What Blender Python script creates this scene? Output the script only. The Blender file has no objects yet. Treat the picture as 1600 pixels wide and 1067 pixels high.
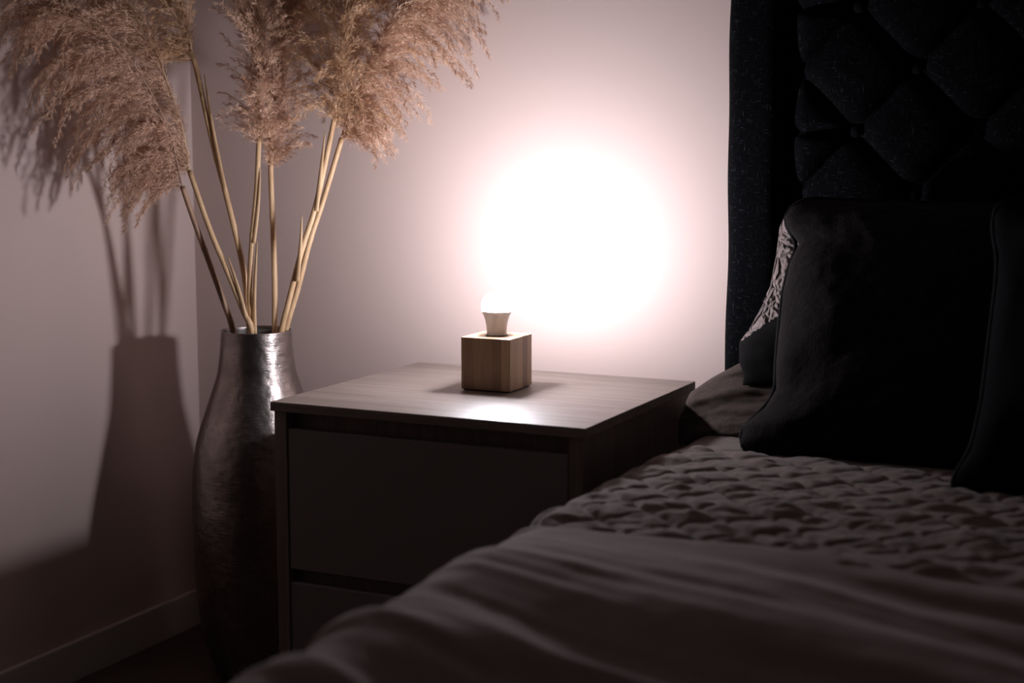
import bpy, bmesh, math, random
import numpy as np
from mathutils import Vector, Matrix

# ------------------------------------------------------------------ camera
CAM = np.array([1.5635, -2.2802, 1.1034])
PITCH, YAW, FPX = 0.1294, 0.4440, 2421.45
FW = np.array([-math.sin(YAW)*math.cos(PITCH), math.cos(YAW)*math.cos(PITCH), -math.sin(PITCH)])
RT = np.array([math.cos(YAW), math.sin(YAW), 0.0])
UP = np.cross(RT, FW)
scene = bpy.context.scene
C = scene.collection
cd = bpy.data.cameras.new('camera')
cam = bpy.data.objects.new('camera', cd)
C.objects.link(cam)
m = Matrix.Identity(4)
for i in range(3):
    m[i][0], m[i][1], m[i][2], m[i][3] = RT[i], UP[i], -FW[i], CAM[i]
cam.matrix_world = m
cd.sensor_fit = 'HORIZONTAL'
cd.sensor_width = 36.0
cd.lens = FPX/1600*36
cd.clip_start = 0.05
cd.dof.use_dof = True
cd.dof.focus_distance = 3.0
cd.dof.aperture_fstop = 2.6
scene.camera = cam

# ------------------------------------------------------------------ world, exposure
w = bpy.data.worlds.new('night')
scene.world = w
w.use_nodes = True
w.node_tree.nodes['Background'].inputs[0].default_value = (0.02, 0.02, 0.03, 1)
w.node_tree.nodes['Background'].inputs[1].default_value = 0.0
scene.view_settings.view_transform = 'Standard'
scene.view_settings.look = 'None'
scene.view_settings.gamma = 1.0
scene.view_settings.use_curve_mapping = False
scene.view_settings.exposure = 0.0
BULB_COLOR = (1.0, 0.98, 1.08)
BULB_POWER = 735.0         # emission strength of the glowing globe

# ------------------------------------------------------------------ helpers
rng = np.random.default_rng(7)
random.seed(7)

def tag(o, label=None, cat=None, group=None, kind=None):
    if label: o['label'] = label
    if cat: o['category'] = cat
    if group: o['group'] = group
    if kind: o['kind'] = kind
    return o

def empty(name, loc):
    o = bpy.data.objects.new(name, None)
    o.empty_display_size = 0.05
    o.location = loc
    C.objects.link(o)
    return o

def link(name, me, mat=None, parent=None, smooth=True):
    o = bpy.data.objects.new(name, me)
    C.objects.link(o)
    if mat: me.materials.append(mat)
    if smooth and len(me.polygons):
        me.polygons.foreach_set('use_smooth', np.ones(len(me.polygons), dtype=bool))
    if parent is not None:
        o.parent = parent
        base = parent
        t = Vector((0, 0, 0))
        while base is not None:
            t += base.location
            base = base.parent
        o.location = -t          # meshes are written in world coordinates
    me.update()
    return o

def settle(o, origin):
    """move a top-level mesh's origin to its base"""
    v = Vector(origin)
    o.data.transform(Matrix.Translation(-v))
    o.location = v
    return o

def grid_mesh(name, P, close_u=False):
    """P: (n, m, 3) array -> quad mesh"""
    n, mm = P.shape[:2]
    me = bpy.data.meshes.new(name)
    idx = np.arange(n*mm).reshape(n, mm)
    if close_u:
        idx = np.vstack([idx, idx[:1]])
    q = np.stack([idx[:-1, :-1], idx[1:, :-1], idx[1:, 1:], idx[:-1, 1:]], -1).reshape(-1, 4)
    me.vertices.add(n*mm)
    me.vertices.foreach_set('co', P.reshape(-1).astype(np.float32))
    me.loops.add(q.size)
    me.loops.foreach_set('vertex_index', q.reshape(-1).astype(np.int32))
    me.polygons.add(len(q))
    me.polygons.foreach_set('loop_start', (np.arange(len(q))*4).astype(np.int32))
    me.update(calc_edges=True)
    me.validate()
    return me

def box_bm(bm, x0, x1, y0, y1, z0, z1):
    r = bmesh.ops.create_cube(bm, size=1.0)
    for v in r['verts']:
        v.co = Vector((x0+(v.co.x+.5)*(x1-x0), y0+(v.co.y+.5)*(y1-y0), z0+(v.co.z+.5)*(z1-z0)))

def boxes(name, lst, mat, parent=None, bevel=0.0015, kind=None):
    bm = bmesh.new()
    for b in lst: box_bm(bm, *b)
    if bevel:
        bmesh.ops.bevel(bm, geom=list(bm.edges), offset=bevel, segments=2, profile=0.5, affect='EDGES')
    me = bpy.data.meshes.new(name)
    bm.to_mesh(me); bm.free()
    o = link(name, me, mat, parent, smooth=False)
    if kind: o['kind'] = kind
    return o

def lathe(name, prof, centre, mat, parent=None, seg=96, smooth=True):
    prof = np.array(prof, float)
    a = np.linspace(0, 2*np.pi, seg, endpoint=False)
    P = np.zeros((seg, len(prof), 3))
    P[..., 0] = centre[0] + np.cos(a)[:, None]*prof[None, :, 0]
    P[..., 1] = centre[1] + np.sin(a)[:, None]*prof[None, :, 0]
    P[..., 2] = centre[2] + prof[None, :, 1]
    me = grid_mesh(name, P, close_u=True)
    bm = bmesh.new(); bm.from_mesh(me)
    bmesh.ops.remove_doubles(bm, verts=bm.verts, dist=1e-5)
    bmesh.ops.recalc_face_normals(bm, faces=bm.faces)
    bm.to_mesh(me); bm.free()
    return link(name, me, mat, parent, smooth)

def smooth_path(pts, n):
    """Catmull-Rom resample"""
    p = np.array(pts, float)
    p = np.vstack([2*p[0]-p[1], p, 2*p[-1]-p[-2]])
    k = len(p)-3
    t = np.linspace(0, k-1e-6, n)
    i = t.astype(int); f = (t-i)[:, None]
    a, b, c, d = p[i], p[i+1], p[i+2], p[i+3]
    return .5*((2*b)+(-a+c)*f+(2*a-5*b+4*c-d)*f**2+(-a+3*b-3*c+d)*f**3)

def tube_arr(path, rad, seg=10, squash=1.0):
    path = np.asarray(path, float)
    n = len(path)
    T = np.gradient(path, axis=0)
    T /= np.linalg.norm(T, axis=1)[:, None]+1e-12
    ref = np.array([0, 0, 1.0]) if abs(T[0][2]) < .9 else np.array([1.0, 0, 0])
    N = np.cross(T, ref); N /= np.linalg.norm(N, axis=1)[:, None]+1e-12
    B = np.cross(T, N)
    a = np.linspace(0, 2*np.pi, seg, endpoint=False)
    rad = np.broadcast_to(np.asarray(rad, float), (n,))
    P = path[None] + rad[None, :, None]*(np.cos(a)[:, None, None]*N[None]*squash+np.sin(a)[:, None, None]*B[None])
    return P

def tube(name, path, rad, mat, parent=None, seg=10, squash=1.0, closed=False):
    P = tube_arr(path, rad, seg, squash)
    if closed:
        P = np.concatenate([P, P[:, :1]], axis=1)
    me = grid_mesh(name, P, close_u=True)
    bm = bmesh.new(); bm.from_mesh(me)
    bmesh.ops.remove_doubles(bm, verts=bm.verts, dist=1e-6)
    if not closed:
        bmesh.ops.holes_fill(bm, edges=[e for e in bm.edges if e.is_boundary])
    bmesh.ops.recalc_face_normals(bm, faces=bm.faces)
    bm.to_mesh(me); bm.free()
    return link(name, me, mat, parent)

_tab = rng.random((64, 64))
def vnoise(x, y):
    """smooth value noise, -1..1"""
    xi = np.floor(x).astype(int); yi = np.floor(y).astype(int)
    fx = x-xi; fy = y-yi
    fx = fx*fx*fx*(fx*(fx*6-15)+10); fy = fy*fy*fy*(fy*(fy*6-15)+10)
    g = lambda i, j: _tab[i % 64, j % 64]
    v = (g(xi, yi)*(1-fx)+g(xi+1, yi)*fx)*(1-fy)+(g(xi, yi+1)*(1-fx)+g(xi+1, yi+1)*fx)*fy
    return v*2-1
def fbm(x, y, o=4):
    s = 0; a = 1; t = 0
    for k in range(o):
        s = s+a*vnoise(x*2**k+17.3*k, y*2**k+5.1*k); t += a; a *= .5
    return s/t
def sstep(a, b, x):
    t = np.clip((x-a)/(b-a), 0, 1)
    return t*t*(3-2*t)

# ------------------------------------------------------------------ materials
class NT:
    def __init__(s, name):
        s.m = bpy.data.materials.new(name); s.m.use_nodes = True
        s.t = s.m.node_tree; s.b = s.t.nodes['Principled BSDF']
    def n(s, typ, **kw):
        nd = s.t.nodes.new(typ)
        for k, v in kw.items():
            if k in ('i',):
                for a, b in v.items(): nd.inputs[a].default_value = b
            else: setattr(nd, k, v)
        return nd
    def l(s, a, b): s.t.links.new(a, b)
    def coords(s, scale=(1, 1, 1), rot=(0, 0, 0)):
        tc = s.n('ShaderNodeTexCoord'); mp = s.n('ShaderNodeMapping')
        mp.inputs['Scale'].default_value = scale; mp.inputs['Rotation'].default_value = rot
        s.l(tc.outputs['Object'], mp.inputs[0]); return mp.outputs[0]
    def noise(s, vec, scale, detail=4, rough=.5, dist=0):
        nd = s.n('ShaderNodeTexNoise', i={'Scale': scale, 'Detail': detail, 'Roughness': rough, 'Distortion': dist})
        s.l(vec, nd.inputs['Vector']); return nd.outputs['Fac']
    def ramp(s, fac, stops):
        r = s.n('ShaderNodeValToRGB'); e = r.color_ramp.elements
        while len(e) < len(stops): e.new(.5)
        for k, (p, c) in enumerate(stops):
            e[k].position = p; e[k].color = (*c, 1)
        s.l(fac, r.inputs[0]); return r.outputs[0]
    def bump(s, h, strength, dist, prev=None):
        b = s.n('ShaderNodeBump', i={'Strength': strength, 'Distance': dist})
        s.l(h, b.inputs['Height'])
        if prev is not None: s.l(prev, b.inputs['Normal'])
        return b.outputs[0]
    def set(s, col=None, rough=None, metal=None, spec=None, normal=None, sheen=None):
        I = s.b.inputs
        for key, v in (('Base Color', col), ('Roughness', rough), ('Metallic', metal), ('Specular IOR Level', spec), ('Sheen Weight', sheen)):
            if v is None: continue
            if hasattr(v, 'is_output'): s.l(v, I[key])
            elif key == 'Base Color': I[key].default_value = (*v, 1)
            else: I[key].default_value = v
        if normal is not None: s.l(normal, I['Normal'])
        return s.m

def paint(name, col):
    t = NT(name); v = t.coords()
    f = t.noise(v, 260, 3, .6)
    c = t.ramp(t.noise(v, 1.3, 2), [(.3, tuple(x*.97 for x in col)), (.7, col)])
    return t.set(col=c, rough=.62, spec=.25, normal=t.bump(f, .06, .001))

def weave(name, c0, c1, scale=420, bump=.6, sheen=.3, rough=.9, stain=18):
    """slubby woven cloth: two crossed stretched noises"""
    t = NT(name)
    a = t.noise(t.coords((1, .12, 1)), scale, 2, .6)
    b = t.noise(t.coords((.10, 1, .10)), scale, 2, .6)
    z = t.noise(t.coords((1, 1, .10)), scale, 2, .6)
    mx = t.n('ShaderNodeMath', operation='ADD'); t.l(a, mx.inputs[0]); t.l(b, mx.inputs[1])
    m2 = t.n('ShaderNodeMath', operation='ADD'); t.l(mx.outputs[0], m2.inputs[0]); t.l(z, m2.inputs[1])
    m3 = t.n('ShaderNodeMath', operation='MULTIPLY'); t.l(m2.outputs[0], m3.inputs[0]); m3.inputs[1].default_value = .3333
    col = t.ramp(m3.outputs[0], [(.38, c0), (.60, c1)])
    return t.set(col=col, rough=rough, spec=.06, sheen=sheen, normal=t.bump(m3.outputs[0], bump, .002))

def headboard_cloth(name):
    """dark crosshatched chenille with light slub threads, fixed to the front plane (x, z)"""
    t = NT(name)
    h = t.noise(t.coords((40, 40, 260)), 1.6, 3, .65)
    v = t.noise(t.coords((260, 40, 40)), 1.6, 3, .65)
    mx = t.n('ShaderNodeMath', operation='MAXIMUM'); t.l(h, mx.inputs[0]); t.l(v, mx.inputs[1])
    col = t.ramp(mx.outputs[0], [(.52, (.0016, .0018, .0024)), (.62, (.0028, .003, .004)), (.76, (.034, .035, .042))])
    return t.set(col=col, rough=.85, spec=.03, sheen=.0, normal=t.bump(mx.outputs[0], .8, .002))

M = {}
M['wall'] = paint('wall_paint', (.56, .438, .395))
M['ceiling'] = paint('ceiling_paint', (.62, .58, .57))
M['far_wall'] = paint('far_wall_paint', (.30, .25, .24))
M['skirting'] = paint('skirting_paint', (.50, .44, .42))

t = NT('floor_boards')
f = t.noise(t.coords((1.2, 14, 1)), 3, 5, .6)
M['floor'] = t.set(col=t.ramp(f, [(.3, (.05, .035, .026)), (.7, (.09, .063, .047))]), rough=.5)

def greige_oak(name, c0, c1, sc, rough=.33):
    t = NT(name)
    v = t.coords(sc)
    f = t.noise(v, 3.0, 7, .62, .25)
    g = t.noise(t.coords(tuple(s*4 for s in sc)), 5.0, 4, .7)
    mx = t.n('ShaderNodeMix', data_type='FLOAT', i={0: .35}); t.l(f, mx.inputs[2]); t.l(g, mx.inputs[3])
    col = t.ramp(mx.outputs[0], [(.33, c0), (.5, tuple((a+b)/2 for a, b in zip(c0, c1))), (.66, c1)])
    return t.set(col=col, rough=rough, spec=.5, normal=t.bump(mx.outputs[0], .10, .001))
M['oak_top'] = greige_oak('greige_oak_top', (.15, .115, .096), (.29, .235, .205), (1.2, 22, 22), .50)
M['oak_side'] = greige_oak('greige_oak_side', (.15, .115, .10), (.26, .21, .19), (22, 22, 1.5), .45)
t = NT('matt_grey_drawer')
M['drawer'] = t.set(col=(.22, .185, .18), rough=.55, spec=.3, normal=t.bump(t.noise(t.coords(), 500, 2), .05, .001))
M['recess'] = NT('dark_recess').set(col=(.06, .05, .05), rough=.7)

# bamboo block: upright glued staves of slightly different tone
t = NT('bamboo_staves')
tc = t.n('ShaderNodeTexCoord'); sp = t.n('ShaderNodeSeparateXYZ'); t.l(tc.outputs['Object'], sp.inputs[0])
def stave(out, k, off):
    a = t.n('ShaderNodeMath', operation='MULTIPLY_ADD'); t.l(out, a.inputs[0]); a.inputs[1].default_value = k; a.inputs[2].default_value = off
    fl = t.n('ShaderNodeMath', operation='FLOOR'); t.l(a.outputs[0], fl.inputs[0])
    return fl.outputs[0]
cmb = t.n('ShaderNodeCombineXYZ'); t.l(stave(sp.outputs[0], 52, 3.3), cmb.inputs[0]); t.l(stave(sp.outputs[1], 45, 1.7), cmb.inputs[1])
wn = t.n('ShaderNodeTexWhiteNoise', noise_dimensions='3D'); t.l(cmb.outputs[0], wn.inputs['Vector'])
fib = t.noise(t.coords((160, 160, 8)), 2, 5, .6)
mx = t.n('ShaderNodeMix', data_type='FLOAT', i={0: .42}); t.l(wn.outputs['Value'], mx.inputs[2]); t.l(fib, mx.inputs[3])
col = t.ramp(mx.outputs[0], [(.2, (.32, .19, .11)), (.5, (.50, .32, .19)), (.8, (.70, .48, .30))])
M['bamboo'] = t.set(col=col, rough=.42, spec=.4, normal=t.bump(fib, .08, .001))
M['socket'] = NT('socket_black').set(col=(.02, .02, .02), rough=.5)
t = NT('bulb_white_plastic')
t.b.inputs['Subsurface Weight'].default_value = .0
M['bulb_neck'] = t.set(col=(.90, .89, .91), rough=.4, spec=.4)
t = NT('lit_bulb_globe')
t.b.inputs['Emission Color'].default_value = (*BULB_COLOR, 1)
# the LED board sits under the dome, so its crown shines harder than its skirt
ge = t.n('ShaderNodeNewGeometry'); gx = t.n('ShaderNodeSeparateXYZ'); t.l(ge.outputs['Normal'], gx.inputs[0])
gm = t.n('ShaderNodeMapRange', i={'From Min': -.15, 'From Max': 1.0, 'To Min': .50*BULB_POWER, 'To Max': 1.35*BULB_POWER}); t.l(gx.outputs[2], gm.inputs[0])
t.l(gm.outputs[0], t.b.inputs['Emission Strength'])
M['globe'] = t.set(col=(.9, .9, .9), rough=.3)

# vase: beaten aluminium with fine horizontal tool marks and darker tarnish
t = NT('beaten_metal')
pat = t.noise(t.coords((1, 1, .7)), 16, 5, .6)
fine = t.noise(t.coords((40, 40, 420)), 1.0, 3, .6)
gr = t.noise(t.coords((1, 1, 1)), 210, 2, .5)
vor = t.n('ShaderNodeTexVoronoi', feature='SMOOTH_F1', i={'Scale': 55.0}); t.l(t.coords((1, 1, 1.2)), vor.inputs['Vector'])
col = t.ramp(pat, [(.3, (.20, .17, .155)), (.55, (.32, .28, .26)), (.75, (.44, .40, .375))])
rr = t.ramp(pat, [(.3, (.38,)*3), (.7, (.24,)*3)])
nb = t.bump(vor.outputs['Distance'], .30, .004)
nb = t.bump(fine, .40, .0014, nb)
nb = t.bump(gr, .30, .001, nb)
M['vase'] = t.set(col=col, rough=rr, metal=1.0, normal=nb)
t = NT('vase_inside')
M['vase_in'] = t.set(col=(.12, .11, .10), rough=.6, metal=.7)

# dried stalks
def stalk_mat(name, c0, c1):
    t = NT(name)
    f = t.noise(t.coords((260, 260, 7)), 1.0, 4, .6)
    b = t.noise(t.coords((1, 1, 1)), 14, 3, .5)
    mx = t.n('ShaderNodeMix', data_type='FLOAT', i={0: .5}); t.l(f, mx.inputs[2]); t.l(b, mx.inputs[3])
    return t.set(col=t.ramp(mx.outputs[0], [(.32, c0), (.66, c1)]), rough=.5, spec=.35, normal=t.bump(f, .25, .001))
M['stalk'] = stalk_mat('dried_stalk', (.36, .21, .10), (.62, .43, .25))
M['stalk_dark'] = stalk_mat('dried_stalk_brown', (.16, .085, .05), (.34, .20, .12))

def plume_mat(name, c0, c1, tr):
    t = NT(name)
    a = t.n('ShaderNodeAttribute', attribute_name='tone')
    col = t.ramp(a.outputs['Fac'], [(0., c0), (1., c1)])
    t.t.nodes.remove(t.b)
    d = t.n('ShaderNodeBsdfDiffuse'); tl = t.n('ShaderNodeBsdfTranslucent'); mxs = t.n('ShaderNodeMixShader', i={0: tr})
    t.l(col, d.inputs[0]); t.l(col, tl.inputs[0]); t.l(d.outputs[0], mxs.inputs[1]); t.l(tl.outputs[0], mxs.inputs[2])
    t.l(mxs.outputs[0], t.t.nodes['Material Output'].inputs[0])
    return t.m
M['plume'] = plume_mat('pampas_fluff', (.36, .19, .11), (.86, .625, .48), .30)
M['plume_warm'] = plume_mat('pampas_fluff_golden', (.34, .18, .085), (.78, .55, .37), .30)

M['head'] = headboard_cloth('charcoal_chenille')
M['button'] = NT('charcoal_button').set(col=(.004, .004, .005), rough=.9, spec=.03)
M['bed_base'] = weave('bed_base_cloth', (.02, .02, .022), (.04, .04, .045), 200)
M['mattress'] = weave('mattress_ticking', (.5, .48, .46), (.6, .58, .56), 300, .2)
M['coverlet'] = weave('taupe_coverlet_cloth', (.125, .092, .082), (.175, .130, .116), 500, .35, .15)
M['duvet'] = weave('taupe_duvet_cloth', (.15, .108, .096), (.20, .146, .131), 600, .25, .15)
M['pillow'] = weave('taupe_pillow_cloth', (.055, .041, .036), (.085, .064, .056), 500, .3, .0)
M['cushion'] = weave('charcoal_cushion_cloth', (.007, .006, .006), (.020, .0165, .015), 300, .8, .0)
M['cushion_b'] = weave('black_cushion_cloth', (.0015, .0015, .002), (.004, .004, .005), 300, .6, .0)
M['piping'] = NT('black_piping').set(col=(.004, .004, .005), rough=.8, spec=.1)
M['corner'] = NT('dark_corner').set(col=(.008, .0075, .0075), rough=.9, spec=.05)
t = NT('smocked_cloth')
vo = t.n('ShaderNodeTexVoronoi', feature='DISTANCE_TO_EDGE', i={'Scale': 38.0, 'Randomness': .8})
wv = t.n('ShaderNodeMix', data_type='VECTOR', i={0: .06})
nn = t.n('ShaderNodeTexNoise', i={'Scale': 22.0}); t.l(t.coords(), nn.inputs['Vector'])
t.l(t.coords(), wv.inputs[4]); t.l(nn.outputs['Color'], wv.inputs[5]); t.l(wv.outputs[1], vo.inputs['Vector'])
rp = t.ramp(vo.outputs['Distance'], [(0., (0, 0, 0)), (.30, (1, 1, 1))])
nb = t.bump(rp, 1.0, .012)
M['smock'] = t.set(col=(.21, .162, .15), rough=.75, spec=.2, sheen=.1, normal=nb)

# ------------------------------------------------------------------ room shell
XL, YB = -0.6378, 0.640
FZ = -0.03                     # floor level
XR, YF, ZC = 3.6, -4.4, 2.45
def slab(name, b, mat):
    return boxes(name, [b], mat, bevel=0, kind='structure')
slab('floor', (XL-.1, XR+.1, YF-.1, YB+.1, FZ-.1, FZ), M['floor'])
slab('ceiling', (XL-.1, XR+.1, YF-.1, YB+.1, ZC, ZC+.1), M['ceiling'])
slab('wall_back', (XL-.1, XR+.1, YB, YB+.1, FZ, ZC), M['wall'])
slab('wall_left', (XL-.1, XL, YF-.1, YB, FZ, ZC), M['wall'])
slab('wall_right', (XR, XR+.1, YF-.1, YB, FZ, ZC), M['far_wall'])
slab('wall_front', (XL, XR, YF-.1, YF, FZ, ZC), M['far_wall'])
def skirting(name, b, axis):
    bm = bmesh.new(); box_bm(bm, *b)
    top = [e for e in bm.edges if all(abs(v.co.z-b[5]) < 1e-5 for v in e.verts)]
    bmesh.ops.bevel(bm, geom=top, offset=.003, segments=2, profile=.5, affect='EDGES')
    me = bpy.data.meshes.new(name); bm.to_mesh(me); bm.free()
    o = link(name, me, M['skirting'], smooth=False); o['kind'] = 'structure'
skirting('baseboard_left', (XL, XL+.014, YF, YB, FZ, .054), 0)
skirting('baseboard_back', (XL+.014, XR, YB-.012, YB, FZ, .054), 1)

# ------------------------------------------------------------------ nightstand
TZ = 0.64
ns = empty('nightstand', (.305, .27, FZ))
tag(ns, 'two-drawer bedside table with pale grey-brown wood grain top, standing under the lit lamp', 'nightstand')
boxes('top_panel', [(0, .611, 0, .549, TZ-.017, TZ)], M['oak_top'], ns, .0012)
boxes('side_panel', [(.006, .031, .004, .546, FZ, TZ-.017)], M['oak_side'], ns, .0008)
boxes('side_panel', [(.580, .605, .004, .546, FZ, TZ-.017)], M['oak_side'], ns, .0008)
boxes('back_panel', [(.031, .580, .530, .542, .03, TZ-.017)], M['oak_side'], ns, 0)
boxes('rail', [(.031, .580, .030, .048, TZ-.062, TZ-.017)], M['oak_side'], ns, .0008)
boxes('rail', [(.031, .580, .030, .048, .296, .350)], M['oak_side'], ns, .0008)
boxes('plinth', [(.031, .580, .030, .048, FZ, .055)], M['oak_side'], ns, .0008)
for z0, z1 in ((.336, .592), (.052, .310)):
    bm = bmesh.new(); box_bm(bm, .0335, .5775, .006, .024, z0, z1)
    bmesh.ops.bevel(bm, geom=list(bm.edges), offset=.0012, segments=2, profile=.5, affect='EDGES')
    box_bm(bm, .05, .56, .0235, .028, z0+.01, z1-.03)
    box_bm(bm, .05, .06, .049, .50, z0+.02, z1-.07); box_bm(bm, .55, .56, .049, .50, z0+.02, z1-.07)
    me = bpy.data.meshes.new('drawer'); bm.to_mesh(me); bm.free()
    link('drawer', me, M['drawer'], ns, False)

# ------------------------------------------------------------------ block lamp
KX, KY = .2989, .3116
lamp = empty('table_lamp', (KX, KY, TZ))
tag(lamp, 'small cube lamp of bamboo staves holding one bare lit bulb, standing on the bedside table', 'lamp')
KA = .0156+.0
bm = bmesh.new()
box_bm(bm, -.05, .05, -.05, .05, .0025, .1)
bmesh.ops.bevel(bm, geom=list(bm.edges), offset=.0014, segments=3, profile=.5, affect='EDGES')
me = bpy.data.meshes.new('wooden_base'); bm.to_mesh(me); bm.free()
o = link('wooden_base', me, M['bamboo'], smooth=False); o.parent = lamp; o.location = (0, 0, 0); o.rotation_euler = (0, 0, KA)
bm = bmesh.new(); box_bm(bm, -.046, .046, -.046, .046, 0, .0035)
me = bpy.data.meshes.new('foot_pad'); bm.to_mesh(me); bm.free()
o = link('foot_pad', me, M['socket'], smooth=False); o.parent = lamp; o.location = (0, 0, 0); o.rotation_euler = (0, 0, KA)
z = TZ+.1
lathe('socket_ring', [(.0, -.002), (.0218, -.002), (.0218, .0006), (.0195, .0008), (.0190, .0002), (0, .0002)], (KX, KY, z), M['socket'], lamp, 64)
bulb = lathe('bulb', [(0, -.0005), (.0168, -.0005), (.0184, .0008), (.0187, .004), (.0190, .012), (.0198, .020), (.0215, .029), (.0242, .037), (.0275, .0435), (.0285, .0452), (.0284, .0462), (.0265, .0462), (0, .0462)], (KX, KY, z), M['bulb_neck'], lamp, 96)
prof = [(.0268, .0462)]
for k in range(1, 25):
    a = math.radians(-15+105*k/24)
    prof.append((max(.0292*math.cos(a), 0), .0535+.0300*math.sin(a)))
prof[-1] = (0, prof[-1][1])
gl = lathe('bulb_globe', prof, (KX, KY, z), M['globe'], bulb, 64)

# ------------------------------------------------------------------ metal floor vase
VX, VY = -.3052, .4004
VH = .709-FZ
vprof = [(.083, .002), (.092, .025), (.0999, -.013), (.110, .008)][:0]+[(.0935, -.028+.03), (.1010, .012), (.1100, .034), (.1189, .062), (.1323, .131), (.1387, .202), (.1412, .272), (.1418, .343), (.1404, .399),
         (.1372, .454), (.1278, .510), (.1102, .565), (.0914, .620), (.0830, .647), (.0784, .675), (.0754, .703), (.0738, .729), (.0736, .7375)]
vp = smooth_path([(r, z, 0) for r, z in vprof], 90)[:, :2]
outer = [(0, .002), (.088, .001)]+[tuple(q) for q in vp]
inner = [(max(q[0]-.0025, .05), q[1]) for q in vp[::-1]]
rim = [(.0728, .7392), (.0718, .7392)]
vase = lathe('floor_vase', outer+rim+inner[1:]+[(0, .03)], (VX, VY, FZ), M['vase'], None, 128)
settle(vase, (VX, VY, FZ))
vase.data.materials.append(M['vase_in'])
for p in vase.data.polygons:
    c_ = p.center
    rr_ = math.hypot(c_.x, c_.y)
    if p.normal.x*c_.x+p.normal.y*c_.y < -.02*rr_ and c_.z < .732 and c_.z > .03: p.material_index = 1
tag(vase, 'tall silver beaten-metal floor vase with narrow open neck, in the corner behind the bedside table', 'vase')

# ------------------------------------------------------------------ pampas grass
HN = np.array([FW[0], FW[1], 0]); HN /= np.linalg.norm(HN)
VAX = np.array([VX, VY, 0.])
def at(px, py, near=0.0):
    """3-D point on the upright plane through the vase, `near` metres in front of it"""
    d = FW+RT*(px-800)/FPX-UP*(py-533.5)/FPX
    q = VAX-HN*near
    return CAM+d*(((q-CAM)@HN)/(d@HN))

def strand_mesh(name, roots, dirs, lens, widths, tones, droop=.25):
    """many fine hairs, each a bent two-quad blade"""
    n = len(roots)
    side = np.cross(dirs, rng.normal(size=(n, 3))); side /= np.linalg.norm(side, axis=1)[:, None]+1e-9
    bend = rng.normal(size=(n, 3))*.22; bend[:, 2] -= droop
    L = lens[:, None]; W = widths[:, None]
    p0 = roots; p1 = roots+dirs*L*.5+bend*L*.12; p2 = roots+dirs*L*.95+bend*L*.5
    V = np.stack([p0-side*W*.5, p0+side*W*.5, p1-side*W*.45, p1+side*W*.45, p2], 1)
    base = (np.arange(n)*5)[:, None]
    quads = base+np.array([0, 1, 3, 2]); tris = base+np.array([2, 3, 4])
    me = bpy.data.meshes.new(name)
    me.vertices.add(n*5); me.vertices.foreach_set('co', V.reshape(-1).astype(np.float32))
    li = np.concatenate([quads.reshape(-1), tris.reshape(-1)]).astype(np.int32)
    me.loops.add(len(li)); me.loops.foreach_set('vertex_index', li)
    me.polygons.add(2*n)
    me.polygons.foreach_set('loop_start', np.concatenate([np.arange(n)*4, n*4+np.arange(n)*3]).astype(np.int32))
    me.update(calc_edges=True)
    at_ = me.attributes.new('tone', 'FLOAT', 'POINT')
    at_.data.foreach_set('value', np.repeat(tones, 5).astype(np.float32))
    return me

def clampx(P, lim):
    P[:, 0] = np.maximum(P[:, 0], lim); P[:, 1] = np.minimum(P[:, 1], YB-.026)
    return P

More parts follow.
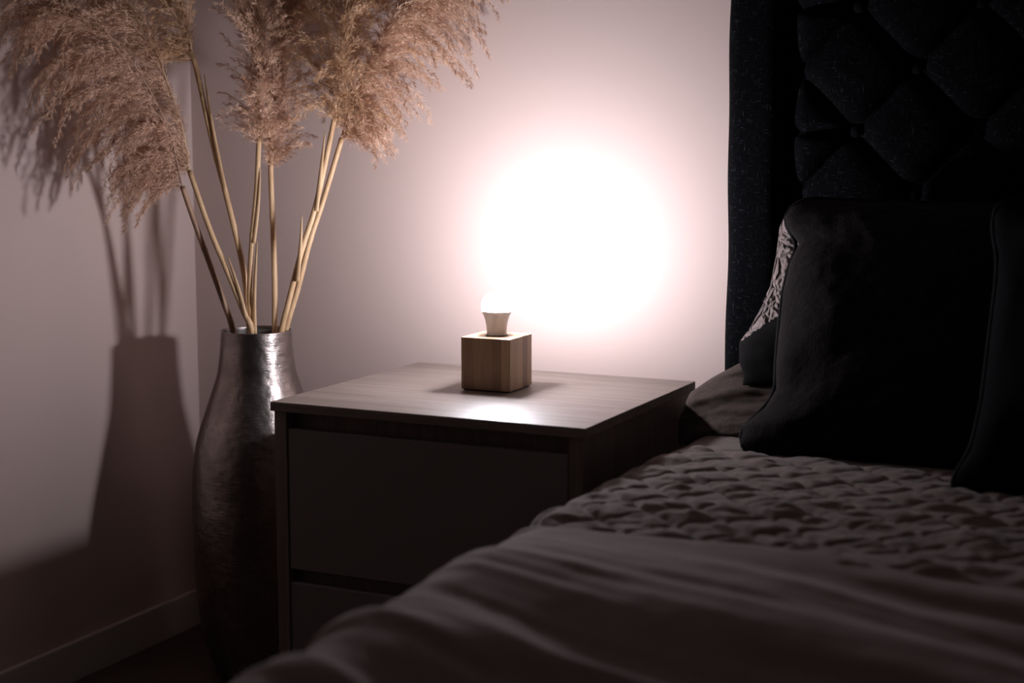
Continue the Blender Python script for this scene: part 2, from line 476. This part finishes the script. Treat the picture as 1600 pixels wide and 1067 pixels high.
def plume(path, nb, blen, wind, spread, dens=1.0, hair=.015, grav=1.0, up=.9, base_full=.55):
    """path: rachis polyline; wind: side the sprays hang to"""
    R = clampx(smooth_path(path, 60), XL+.03)
    T = np.gradient(R, axis=0); T /= np.linalg.norm(T, axis=1)[:, None]
    wind = np.array(wind, float)
    roots, dirs, lens, tones, cores = [], [], [], [], []
    for b in range(nb):
        u = ((b+rng.random())/nb)**1.35
        i = min(int(u*58), 58)
        p = R[i].copy()
        rd = rng.normal(size=3); rd -= T[i]*(rd@T[i]); rd /= np.linalg.norm(rd)
        d = T[i]*up*(.35+.65*min(1, u*2.5))+rd*spread+wind*(.55+.5*rng.random()); d /= np.linalg.norm(d)
        L = blen*(base_full+(1-base_full)*min(1, u*2.2+.15))*(1-.45*max(0, u-.7)/.3)*(.5+.85*rng.random()**1.2)
        n = max(14, int(L/.005)); st = L/n
        g = grav*(.75+.5*rng.random())
        P = [p]; D = []
        curl = rng.normal(size=3)*.25
        for k in range(n):
            f = k/n
            d = d+(np.array([0, 0, -1.0])*g*3.0*(.25+f)+curl*.6+rng.normal(size=3)*.35)*st/ max(L, .08)*.9
            d = d/np.linalg.norm(d)
            p = p+d*st
            P.append(p); D.append(d)
        P = clampx(np.array(P), XL+.02); D = np.array(D+[D[-1]])
        cores.append(P)
        # sub-sprays leave the branch like barbs and carry the hairs
        nh = int(L/.00042*dens)
        s = rng.random(nh)**.9
        s = np.clip(s, 0, .999)
        fi = s*n; ii = fi.astype(int); fr = (fi-ii)[:, None]
        q = P[ii]*(1-fr)+P[ii+1]*fr
        dd = D[ii]
        # group hairs into little barbs
        nbarb = max(8, int(L/.0045))
        bi = (s*nbarb).astype(int)
        bd = rng.normal(size=(nbarb+1, 3))
        side = bd[bi]; side -= dd*np.sum(side*dd, 1)[:, None]; side /= np.linalg.norm(side, axis=1)[:, None]+1e-9
        env = (.45+.75*np.sin(np.pi*np.clip(s*.85+.12, 0, 1)))*(1-.55*s)
        off = rng.random(nh)**.8*hair*1.1*env
        bdir = side*.75+dd*.75; bdir /= np.linalg.norm(bdir, axis=1)[:, None]
        q = q+bdir*off[:, None]
        hd = bdir*.55+dd*.5+rng.normal(size=(nh, 3))*.42; hd /= np.linalg.norm(hd, axis=1)[:, None]
        roots.append(q); dirs.append(hd); lens.append(hair*(.45+.75*rng.random(nh))*(.55+.45*env))
        tones.append(np.clip(rng.normal(.55, .2)+rng.normal(size=nh)*.18+off/hair*.15, 0, 1))
    roots = np.concatenate(roots); dirs = np.concatenate(dirs); lens = np.concatenate(lens); tones = np.concatenate(tones)
    clampx(roots, XL+.012)
    tips = roots+dirs*lens[:, None]
    bad = tips[:, 0] < XL+.004
    dirs[bad, 0] = np.abs(dirs[bad, 0])
    return roots, dirs, lens, tones, cores, R

def make_grass(name_label, stalk_px, stalk_mat, plume_px, nb, blen, wind, spread, pm, sheaths, rad=.0060, **kw):
    """stalk_px / plume_px: (px, py, near) control points"""
    base = np.array([VX+.0, VY+.0, .0])
    pts = [at(stalk_px[0][0]+8, 1035, 0)]+[at(*q) for q in stalk_px]
    t = empty('pampas_grass', tuple(pts[0]))
    tag(t, name_label, 'dried grass', 'dried pampas grass stems in the metal vase')
    S = smooth_path(pts, 60)
    r = np.linspace(rad*1.15, rad*.9, 60)
    # nodes: faint rings
    for k in (18, 40): r[k] *= 1.12
    tube('stem', S, r, stalk_mat, t, 10)
    for sh in sheaths:                       # papery leaf bases that clasp the stem and end in a point
        q = smooth_path([at(*s) for s in sh], 24)
        rr_ = .0052*np.sin(np.linspace(.25, 1, 24)**.8*np.pi)**.6*(1-.35*np.linspace(0, 1, 24))+.0006
        tube('leaf_sheath', q, rr_, stalk_mat, t, 8, .6)
    roots, dirs, lens, tones, cores, R = plume([at(*q) for q in plume_px], nb, blen, wind, spread, **kw)
    P = [(c, .0006) for c in cores]
    # rachis and branch threads, one mesh
    arr = []
    bmv, bmf, off = [], [], 0
    for path, rr0 in [(R, .0022)]+P:
        pa = path[::2] if len(path) > 20 else path
        A = tube_arr(pa, np.linspace(rr0, rr0*.3, len(pa)), 4)
        nU, nV = A.shape[:2]
        idx = np.arange(nU*nV).reshape(nU, nV)+off
        idx = np.vstack([idx, idx[:1]])
        bmf.append(np.stack([idx[:-1, :-1], idx[1:, :-1], idx[1:, 1:], idx[:-1, 1:]], -1).reshape(-1, 4))
        bmv.append(A.reshape(-1, 3)); off += nU*nV
    V = np.concatenate(bmv); F = np.concatenate(bmf)
    me = bpy.data.meshes.new('branchlets')
    me.from_pydata(V.tolist(), [], F.tolist())
    w_ = rng.uniform(.0004, .0008, len(roots))
    pl = strand_mesh('plume', roots, dirs, lens, w_, tones)
    po = link('plume', pl, pm, t, smooth=False)
    link('branchlets', me, stalk_mat, po)
    return t

R3 = RT; TOC = -HN
def wd(r, u=0, n=0): return R3*r+np.array([0, 0, 1.])*u+TOC*n

make_grass('leftmost dried pampas stem, brown at the vase rim, plume arching far out along the left wall',
    [(382, 640, .0), (365, 522, .012), (349, 471, .02), (321, 394, .03), (300, 336, .05), (285, 292, .07)], M['stalk_dark'],
    [(285, 292, .07), (262, 200, .12), (215, 110, .20), (150, 35, .27), (80, -10, .33)],
    130, .22, wd(-.80, -.05, .25), .38, M['plume'], [], grav=1.0, up=.75)
make_grass('second pampas stem from the left, pale, leaning left with a full drooping beige plume low over the wall corner',
    [(412, 640, -.01), (394, 520, .055), (382, 490, .055), (356, 426, .05), (328, 359, .05), (296, 267, .05)], M['stalk'],
    [(296, 268, .05), (285, 200, .06), (262, 130, .07), (235, 60, .08), (200, 0, .09), (150, -60, .10)],
    165, .20, wd(-.66, 0, .10), .40, M['plume'], [[(384, 496, .06), (372, 450, .058), (356, 400, .057)]], grav=1.25, up=.60)
make_grass('tall pampas stem with a golden plume leaving the top of the picture, left of the centre stems',
    [(402, 640, 0), (391, 518, .02), (381, 426, .02), (361, 336, .02), (331, 217, .02), (306, 105, .02), (296, 80, .02)], M['stalk'],
    [(303, 95, .02), (292, 40, .02), (280, -30, .02), (262, -100, .03), (235, -180, .04)],
    120, .15, wd(-.40, .05, .05), .36, M['plume_warm'], [[(352, 300, .026), (333, 205, .027), (319, 115, .028)]], grav=.9, up=.9)
make_grass('upright centre-left pampas stem with a shaggy plume starting half way up its right side',
    [(398, 640, .02), (394, 512, .045), (390, 460, .04), (394, 374, .035), (401, 295, .03), (405, 205, .03)], M['stalk'],
    [(405, 225, .03), (404, 150, .03), (404, 80, .03), (400, 10, .03), (392, -70, .03), (380, -150, .03)],
    170, .165, wd(-.06, .1, .1), .34, M['plume'], [[(398, 522, .056), (397, 475, .050), (399, 425, .045), (402, 376, .042)], [(396, 380, .04), (403, 320, .036), (407, 262, .035)]], grav=.6, up=1.0, base_full=.28)
make_grass('upright centre-right pampas stem, plain pale cane below a narrow plume',
    [(426, 640, -.01), (429, 520, -.02), (429, 437, -.02), (426, 344, -.02), (423, 265, -.02), (424, 200, -.01)], M['stalk'],
    [(423, 262, -.02), (428, 190, -.01), (436, 110, 0), (450, 40, .0), (470, -40, .0), (492, -120, .0)],
    190, .17, wd(.20, .1, .05), .32, M['plume'], [], grav=.65, up=1.0, base_full=.28)
make_grass('right-leaning pampas stem with a dense plume rising between the centre and the outermost plume',
    [(415, 640, .02), (439, 520, .03), (450, 475, .035), (472, 389, .04), (495, 314, .04), (524, 178, .04)], M['stalk'],
    [(522, 188, .04), (530, 120, .04), (538, 50, .03), (542, -30, .02), (540, -120, .02)],
    170, .18, wd(.16, .05, .0), .58, M['plume_warm'], [[(464, 440, .05), (469, 390, .05), (472, 334, .05)], [(494, 330, .045), (501, 270, .045), (508, 205, .045)]], grav=.95, up=.8)
make_grass('rightmost pampas stem, its pale plume sweeping right and drooping over the bright wall',
    [(422, 640, -.01), (446, 518, .0), (465, 452, .005), (484, 377, .01), (506, 310, .01), (534, 216, .02)], M['stalk'],
    [(533, 216, .02), (552, 150, .03), (580, 85, .05), (615, 20, .07), (655, -45, .09), (690, -110, .11)],
    195, .20, wd(.68, .0, .05), .42, M['plume'], [], grav=.95, up=.75, base_full=.42)

# ------------------------------------------------------------------ bed
BX0, BX1 = .628, 2.36          # bed linen sides
BY0, BY1 = -1.85, .53
bed = empty('bed', ((BX0+BX1)/2, -.7, FZ))
tag(bed, 'double bed with a charcoal woven headboard of deep button tufting, right of the bedside table', 'bed')
boxes('bed_base', [(.70, 2.30, -1.80, .54, .06, .28)], M['bed_base'], bed, .01)
for x in (.76, 2.24):
    for y in (-1.72, .36):
        boxes('leg', [(x-.025, x+.025, y-.025, y+.025, FZ, .06)], M['button'], bed, .002)
bm = bmesh.new(); box_bm(bm, .70, 2.28, -1.79, .53, .28, .540)
bmesh.ops.bevel(bm, geom=list(bm.edges), offset=.03, segments=4, profile=.5, affect='EDGES')
me = bpy.data.meshes.new('mattress'); bm.to_mesh(me); bm.free(); link('mattress', me, M['mattress'], bed)

# headboard: padded border and a recessed diamond-tufted panel
HX0, HX1, HZ0, HZ1 = .649, 2.30, .20, 1.55
HYF = .553                     # front of border
hb = empty('headboard', ((HX0+HX1)/2-bed.location.x, .6-bed.location.y, 0)); hb.parent = bed
boxes('backing_board', [(HX0+.01, HX1-.01, .595, .628, HZ0-.1, HZ1-.01)], M['button'], hb, .002)
BW = .134
def pad_border():
    # one inverted-U padded border: a rounded cross-section swept round left side, top, right side
    ns_ = 28
    u = np.linspace(0, 1, ns_)
    # section: offset inward o (0..BW) and depth y
    o_ = u*BW
    yy = HYF + (.620-HYF)*(np.abs(2*u-1)**5.0) - .004*np.sin(np.pi*u)
    zs = np.linspace(HZ0, HZ1, 200)
    rows = []
    for zz in zs:                                            # left side upward
        rows.append([(HX0+a+.0018*math.sin(zz*9)+.0012*math.sin(zz*23), b, min(zz, HZ1-a)) for a, b in zip(o_, yy)])
    for xx in np.linspace(HX0, HX1, 160)[1:-1]:
        rows.append([(min(max(xx, HX0+a), HX1-a), b, HZ1-a) for a, b in zip(o_, yy)])
    for zz in zs[::-1]:
        rows.append([(HX1-a, b, min(zz, HZ1-a)) for a, b in zip(o_, yy)])
    return grid_mesh('border', np.array(rows))
link('border', pad_border(), M['head'], hb)
# tufted panel
PX0, PX1, PZ0, PZ1 = HX0+BW-.004, HX1-BW+.004, HZ0, HZ1-BW+.004
DX, DZ = .215, .225
btn = []
bx0 = PX0+.121; bz0 = 1.118    # a button sits at x .92, z 1.12
for j in range(-7, 5):
    for i in range(-1, 8):
        x = bx0+i*DX+(DX/2 if j % 2 else 0); z_ = bz0+j*DZ*.5
        btn.append((x, z_))
btn = [(x, z_) for x, z_ in btn if PX0+.03 < x < PX1-.03 and z_ > .3 and z_ < PZ1-.03]
xs = np.linspace(PX0, PX1, 420); zs = np.linspace(PZ0, PZ1, 380)
X, Z = np.meshgrid(xs, zs, indexing='ij')
lat = .5*DX; lz = DZ
# pleats run along the diagonals joining the buttons
a = (X-bx0)/DX+(Z-bz0)/lz; b = (X-bx0)/DX-(Z-bz0)/lz
da = np.abs(a-np.round(a)); db = np.abs(b-np.round(b))
ridge = (1-np.exp(-(da/.085)**1.2))*(1-np.exp(-(db/.085)**1.2))
puff = .030*np.sqrt(np.clip(np.sin(np.pi*np.clip(da, 0, .5))*np.sin(np.pi*np.clip(db, 0, .5)), 0, 1))
puff = puff*.5+.012*ridge
dmin = np.full(X.shape, 9.)
for x, z_ in btn: dmin = np.minimum(dmin, np.hypot(X-x, Z-z_))
puff -= .016*np.exp(-(dmin/.022)**2)
# edge: horizontal pleats from the outermost buttons to the border, panel rolls in under the border
e = np.minimum(X-PX0, PX1-X)
for x, z_ in btn:
    if x < PX0+.13 or x > PX1-.13:
        puff = puff-.016*np.exp(-((Z-z_)/.010)**2)*((X < x) if x < PX0+.3 else (X > x))
Y = .582-puff+.030*np.exp(-(e/.014)**1.5)+.0015*fbm(X*22, Z*22, 3)
P = np.stack([X, Y, Z], -1)
link('tufted_panel', grid_mesh('tufted_panel', P), M['head'], hb)
for x, z_ in btn:
    me = bpy.data.meshes.new('button'); bm = bmesh.new()
    bmesh.ops.create_uvsphere(bm, u_segments=20, v_segments=10, radius=.011)
    for v in bm.verts: v.co = Vector((v.co.x+x, v.co.y*.45+.5835, v.co.z+z_))
    bm.to_mesh(me); bm.free(); link('button', me, M['button'], hb)

# linen swept over the mattress
def linen_profile(x0, x1, ztop, rad, zhem):
    """points, normals and arc length across the bed"""
    pts, nor = [], []
    for z_ in np.arange(zhem, ztop-rad, .006):
        fl = (ztop-rad-z_)*.05
        pts.append((x0+fl*0.3, z_)); nor.append((-1, 0))
    for a in np.linspace(0, math.pi/2, 30):
        pts.append((x0+rad-rad*math.cos(a), ztop-rad+rad*math.sin(a))); nor.append((-math.cos(a), math.sin(a)))
    for x in np.arange(x0+rad+.005, x1-rad, .005):
        pts.append((x, ztop)); nor.append((0, 1))
    for a in np.linspace(math.pi/2, 0, 16):
        pts.append((x1-rad+rad*math.cos(a), ztop-rad+rad*math.sin(a))); nor.append((math.cos(a), math.sin(a)))
    for z_ in np.arange(ztop-rad, zhem, -.02):
        pts.append((x1, z_)); nor.append((1, 0))
    pts = np.array(pts); nor = np.array(nor, float)
    s = np.concatenate([[0], np.cumsum(np.linalg.norm(np.diff(pts, axis=0), axis=1))])
    return pts, nor, s

def quilt():
    pts, nor, s = linen_profile(BX0, BX1, .573, .10, .14)
    ys = np.arange(-.62, BY1+.001, .005)
    S, Yg = np.meshgrid(s, ys, indexing='ij')
    w1 = S+.008*fbm(S*6, Yg*6, 2); w2 = Yg+.008*fbm(S*6+9, Yg*6+4, 2)
    L = .106
    a = (w1+w2)/L; b = (w1-w2)/L
    da = np.abs(a-np.round(a)); db = np.abs(b-np.round(b))
    rg = sstep(-.4, .4, fbm(S*1.7+5, Yg*1.7, 2))
    H = .0105*(1-np.exp(-(da/.06)**1.2))*(1-np.exp(-(db/.07)**1.3)*(.45+.55*rg))
    H += .0125*fbm(S*15+6*Yg, Yg*30-5*S, 4)*(.12+da+db)
    H += .0018*np.abs(fbm(S*12+3, Yg*38, 3))
    flat = sstep(.16, .30, Yg)
    H = H*(1-.75*flat)
    H = H*(.1+.9*sstep(-.50, -.40, Yg))-.008*sstep(-.38, -.48, Yg)
    H += .008*fbm(S*2.2, Yg*2.6, 2)
    edge = sstep(BY1, BY1-.03, Yg)
    P = np.zeros(S.shape+(3,))
    P[..., 0] = pts[:, 0][:, None]+nor[:, 0][:, None]*H
    P[..., 2] = pts[:, 1][:, None]+nor[:, 1][:, None]*H
    P[..., 1] = Yg
    return P
q = link('quilted_coverlet', grid_mesh('quilted_coverlet', quilt()), M['coverlet'])
so = q.modifiers.new('thickness', 'SOLIDIFY'); so.thickness = .012; so.offset = -1
settle(q, ((BX0+BX1)/2, -.05, .14))
tag(q, 'taupe coverlet stitched in diamonds, spread over the bed in front of the cushions', 'coverlet')

def duvet():
    pts, nor, s = linen_profile(BX0+.012, BX1-.012, .569, .10, .11)
    ys0 = np.arange(-1.90, -.30, .0075)
    S, Yg = np.meshgrid(s, ys0, indexing='ij')
    # rear fold line: not quite square to the bed
    xa = pts[:, 0][:, None]+0*S
    fold = -.372+.10*(xa-.66)*sstep(.6, 1.5, xa)+.012*vnoise(xa*5, xa*0+2)
    Yc = np.minimum(Yg+0, 9)
    v = (ys0-ys0[0])/(ys0[-1]-ys0[0])
    Yw = -1.90+(fold+1.90)*v[None, :]
    Yg = Yw
    d = np.clip((fold-Yg)/.045, 0, 1)
    thick = .021*np.sqrt(np.clip(1-(1-d)**2, 0, 1))
    far = np.clip((fold-Yg)/.5, 0, 1)
    sk = Yg+.26*(xa-.66)+.05*fbm(S*1.3, Yg*2.5, 2)
    H = thick-.006
    amp = sstep(.03, .25, fold-Yg)
    H = H+.016*amp*vnoise(S*1.5+3, sk*8.5)+.009*amp*vnoise(S*2.6, sk*19+7)+.004*amp*vnoise(S*5, sk*36)
    H = H+.004*fbm(S*7, Yg*7, 3)*d
    # drape folds on the side
    side = sstep(.42, .1, S)
    H = H+side*.010*np.sin(Yg*24+2*fbm(Yg*2, S, 2))
    H = H-.10*sstep(-.62, -1.25, Yg)*sstep(.50, .75, S)
    foot = np.clip((-1.72-Yg)/.18, 0, 1)
    P = np.zeros(S.shape+(3,))
    P[..., 0] = pts[:, 0][:, None]+nor[:, 0][:, None]*H
    P[..., 2] = pts[:, 1][:, None]+nor[:, 1][:, None]*H-.10*foot**2*np.clip((pts[:, 1][:, None]-.2)/.3, 0, 1)
    P[..., 1] = Yg
    return P
q = link('duvet', grid_mesh('duvet', duvet()), M['duvet'])
so = q.modifiers.new('thickness', 'SOLIDIFY'); so.thickness = .006; so.offset = -1
settle(q, ((BX0+BX1)/2, -1.1, .11))
tag(q, 'plain taupe duvet turned back across the near end of the bed, soft folds', 'duvet')

# cushions and pillows
def cushion(name, c_, U, Wv, w_, h_, T, mat, pipe=None, pinch=.07, seed=0, wr=.006, res=90, n_pow=2.6, ear=0.0, sag=0.0, left=None):
    """U: width direction, Wv: height direction; normal = U x W"""
    U = np.array(U, float); U /= np.linalg.norm(U)
    Wv = np.array(Wv, float); Wv -= U*(Wv@U); Wv /= np.linalg.norm(Wv)
    N = np.cross(U, Wv)
    g = np.linspace(-1, 1, res)
    g = np.sign(g)*(1-(1-np.abs(g))**1.25)
    u, v = np.meshgrid(g, g, indexing='ij')
    def outline(u, v):
        if left is not None:
            zc = (v+1)/2
            xl = np.interp(zc, left[0], left[1]); xr = 1-pinch*(1-v**2)
            y = v*(1-pinch*(1-u**2)*1.0)+ear*np.sign(v)*np.abs(v)**3*u**8
            return xl+(xr-xl)*(u+1)/2, y
        x = u*(1-pinch*(1-v**2)*1.0)+ear*np.sign(u)*np.abs(u)**3*v**8
        y = v*(1-pinch*(1-u**2)*1.0)+ear*np.sign(v)*np.abs(v)**3*u**8
        # round the very corners
        r = np.maximum(0, np.abs(u)**8*np.abs(v)**8)
        return x*(1-.035*r), y*(1-.035*r)
    x, y = outline(u, v)
    th = T*np.clip((1-np.abs(u)**n_pow)*(1-np.abs(v)**n_pow), 0, 1)**.52
    nz = fbm(u*3+seed, v*3+seed*2, 4)*wr
    rad_w = wr*1.2*np.sin(9*np.arctan2(v, u)+seed)*np.clip(np.hypot(u, v)-.55, 0, 1)
    env = np.clip(th/T*2, 0, 1)
    verts = []
    me = bpy.data.meshes.new(name)
    bm = bmesh.new()
    for sgn in (1, -1):
        off = sgn*(th+(nz*(1 if sgn > 0 else .7)+rad_w)*env)
        P = np.array(c_)+x[..., None]*U*w_/2+y[..., None]*Wv*h_/2+off[..., None]*N
        if sag: P = P-np.array([0, 0, sag])*((u < 0)*(np.abs(u)**3)*(v < 0)*np.abs(v))[..., None]
        mm = grid_mesh('tmp', P if sgn > 0 else P[:, ::-1])
        bm.from_mesh(mm); bpy.data.meshes.remove(mm)
    bmesh.ops.remove_doubles(bm, verts=bm.verts, dist=2e-4)
    bmesh.ops.recalc_face_normals(bm, faces=bm.faces)
    bm.to_mesh(me); bm.free()
    o = link(name, me, mat)
    ob = np.array(c_)-Wv*h_/2
    settle(o, tuple(ob))
    if pipe:
        tt = np.linspace(-1, 1, 60)
        one = np.ones_like(tt)
        ring_u = np.concatenate([tt, one, -tt, -one])[::1]; ring_v = np.concatenate([-one, tt, one, -tt])
        x, y = outline(ring_u, ring_v)
        P = np.array(c_)+x[:, None]*U*(w_/2+.001)+y[:, None]*Wv*(h_/2+.001)
        keep = np.concatenate([[True], np.linalg.norm(np.diff(P, axis=0), axis=1) > 1e-5])
        P = P[keep][:-1]
        k = np.ones(5)/5
        Pp = np.vstack([P[-4:], P, P[:4]])
        P = np.stack([np.convolve(Pp[:, i], k, 'same')[4:-4] for i in range(3)], 1)
        A = tube_arr(np.vstack([P, P[:1]]), .0042, 8)
        pm_ = grid_mesh('piping', A, close_u=True)
        link('piping', pm_, pipe, o)
    return o

def by_left(c_, Wv, w_, h_, pts, near):
    """left outline of a leaning cushion from traced points (px, py), bottom first, in the cushion's own plane"""
    Wv = np.array(Wv, float); Wv /= np.linalg.norm(Wv)
    N = np.cross(np.array([1., 0, 0]), Wv); N /= np.linalg.norm(N)
    vs, us = [], []
    for px, py in pts:
        d = FW+RT*(px-800)/FPX-UP*(py-533.5)/FPX
        q = CAM+d*(((np.array(c_)-CAM)@N)/(d@N))-np.array(c_)
        vs.append((q@Wv)/(h_/2)); us.append(q[0]/(w_/2))
    vs = np.array(vs)
    return (vs+1)/2, np.array(us)
name_ = 'bed_pillow'
c0, W0 = (1.00, .425, .660), (0, .40, 1)
lf = by_left(c0, W0, .70, .20, [(1066, 694), (1060, 668), (1061, 645), (1078, 612), (1118, 588), (1155, 570), (1200, 545), (1230, 520)], 0)
o = cushion('bed_pillow', c0, (1, 0, 0), W0, .70, .20, .052, M['pillow'], None, pinch=.01, seed=2, wr=.014, n_pow=3.5, sag=.022, left=lf)
tag(o, 'taupe sleeping pillow lying lowest, its end reaching toward the bedside table', 'pillow')
name_ = 'textured'
def corner_z(x): return .738+(x-.74)*.75
c0, W0 = (1.06, .433, .828), (0, .34, 1)
lf = by_left(c0, W0, .56, .340, [(1162, 586), (1155, 565), (1155, 536), (1171, 514), (1190, 480), (1204, 446), (1213, 398), (1218, 356), (1228, 335), (1250, 318)], 0)
o = cushion('textured_cushion', c0, (1, 0, 0), W0, .56, .340, .045, M['smock'], None, pinch=.02, seed=5, wr=.006, n_pow=4, left=lf)
# lower outer corner, below a slanting line, gets a plain darker colour
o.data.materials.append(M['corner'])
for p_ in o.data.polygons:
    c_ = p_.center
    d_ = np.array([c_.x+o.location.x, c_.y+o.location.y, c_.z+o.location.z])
    if d_[2] < corner_z(d_[0]): p_.material_index = 1
tag(o, 'light taupe crinkled smocked cushion, a strip showing behind the charcoal cushion edge', 'cushion')
name_ = 'piped'
c0, W0 = (1.06, .315, .786), (0, .36, 1)
lf = by_left(c0, W0, .52, .458, [(1168, 705), (1156, 692), (1162, 665), (1195, 638), (1213, 610), (1213, 575), (1217, 525), (1224, 457), (1235, 412), (1249, 382), (1230, 358), (1226, 340), (1236, 324), (1256, 313)], 0)
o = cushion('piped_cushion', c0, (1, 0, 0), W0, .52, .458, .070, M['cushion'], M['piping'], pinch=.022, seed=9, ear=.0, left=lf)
tag(o, 'charcoal piped square cushion leaning in front of the crinkled cushion', 'cushion', 'dark piped cushions on the bed')
c0, W0 = (1.45, .165, .790), (0, .34, 1)
lf = by_left(c0, W0, .54, .46, [(1489, 775), (1486, 756), (1500, 728), (1517, 704), (1527, 665), (1536, 620), (1548, 520), (1558, 440), (1560, 400), (1553, 370), (1552, 340), (1560, 322)], 0)
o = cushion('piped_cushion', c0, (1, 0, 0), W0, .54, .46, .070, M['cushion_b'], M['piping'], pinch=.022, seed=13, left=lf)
tag(o, 'black piped cushion at the right edge of the picture, overlapping the charcoal one', 'cushion', 'dark piped cushions on the bed')
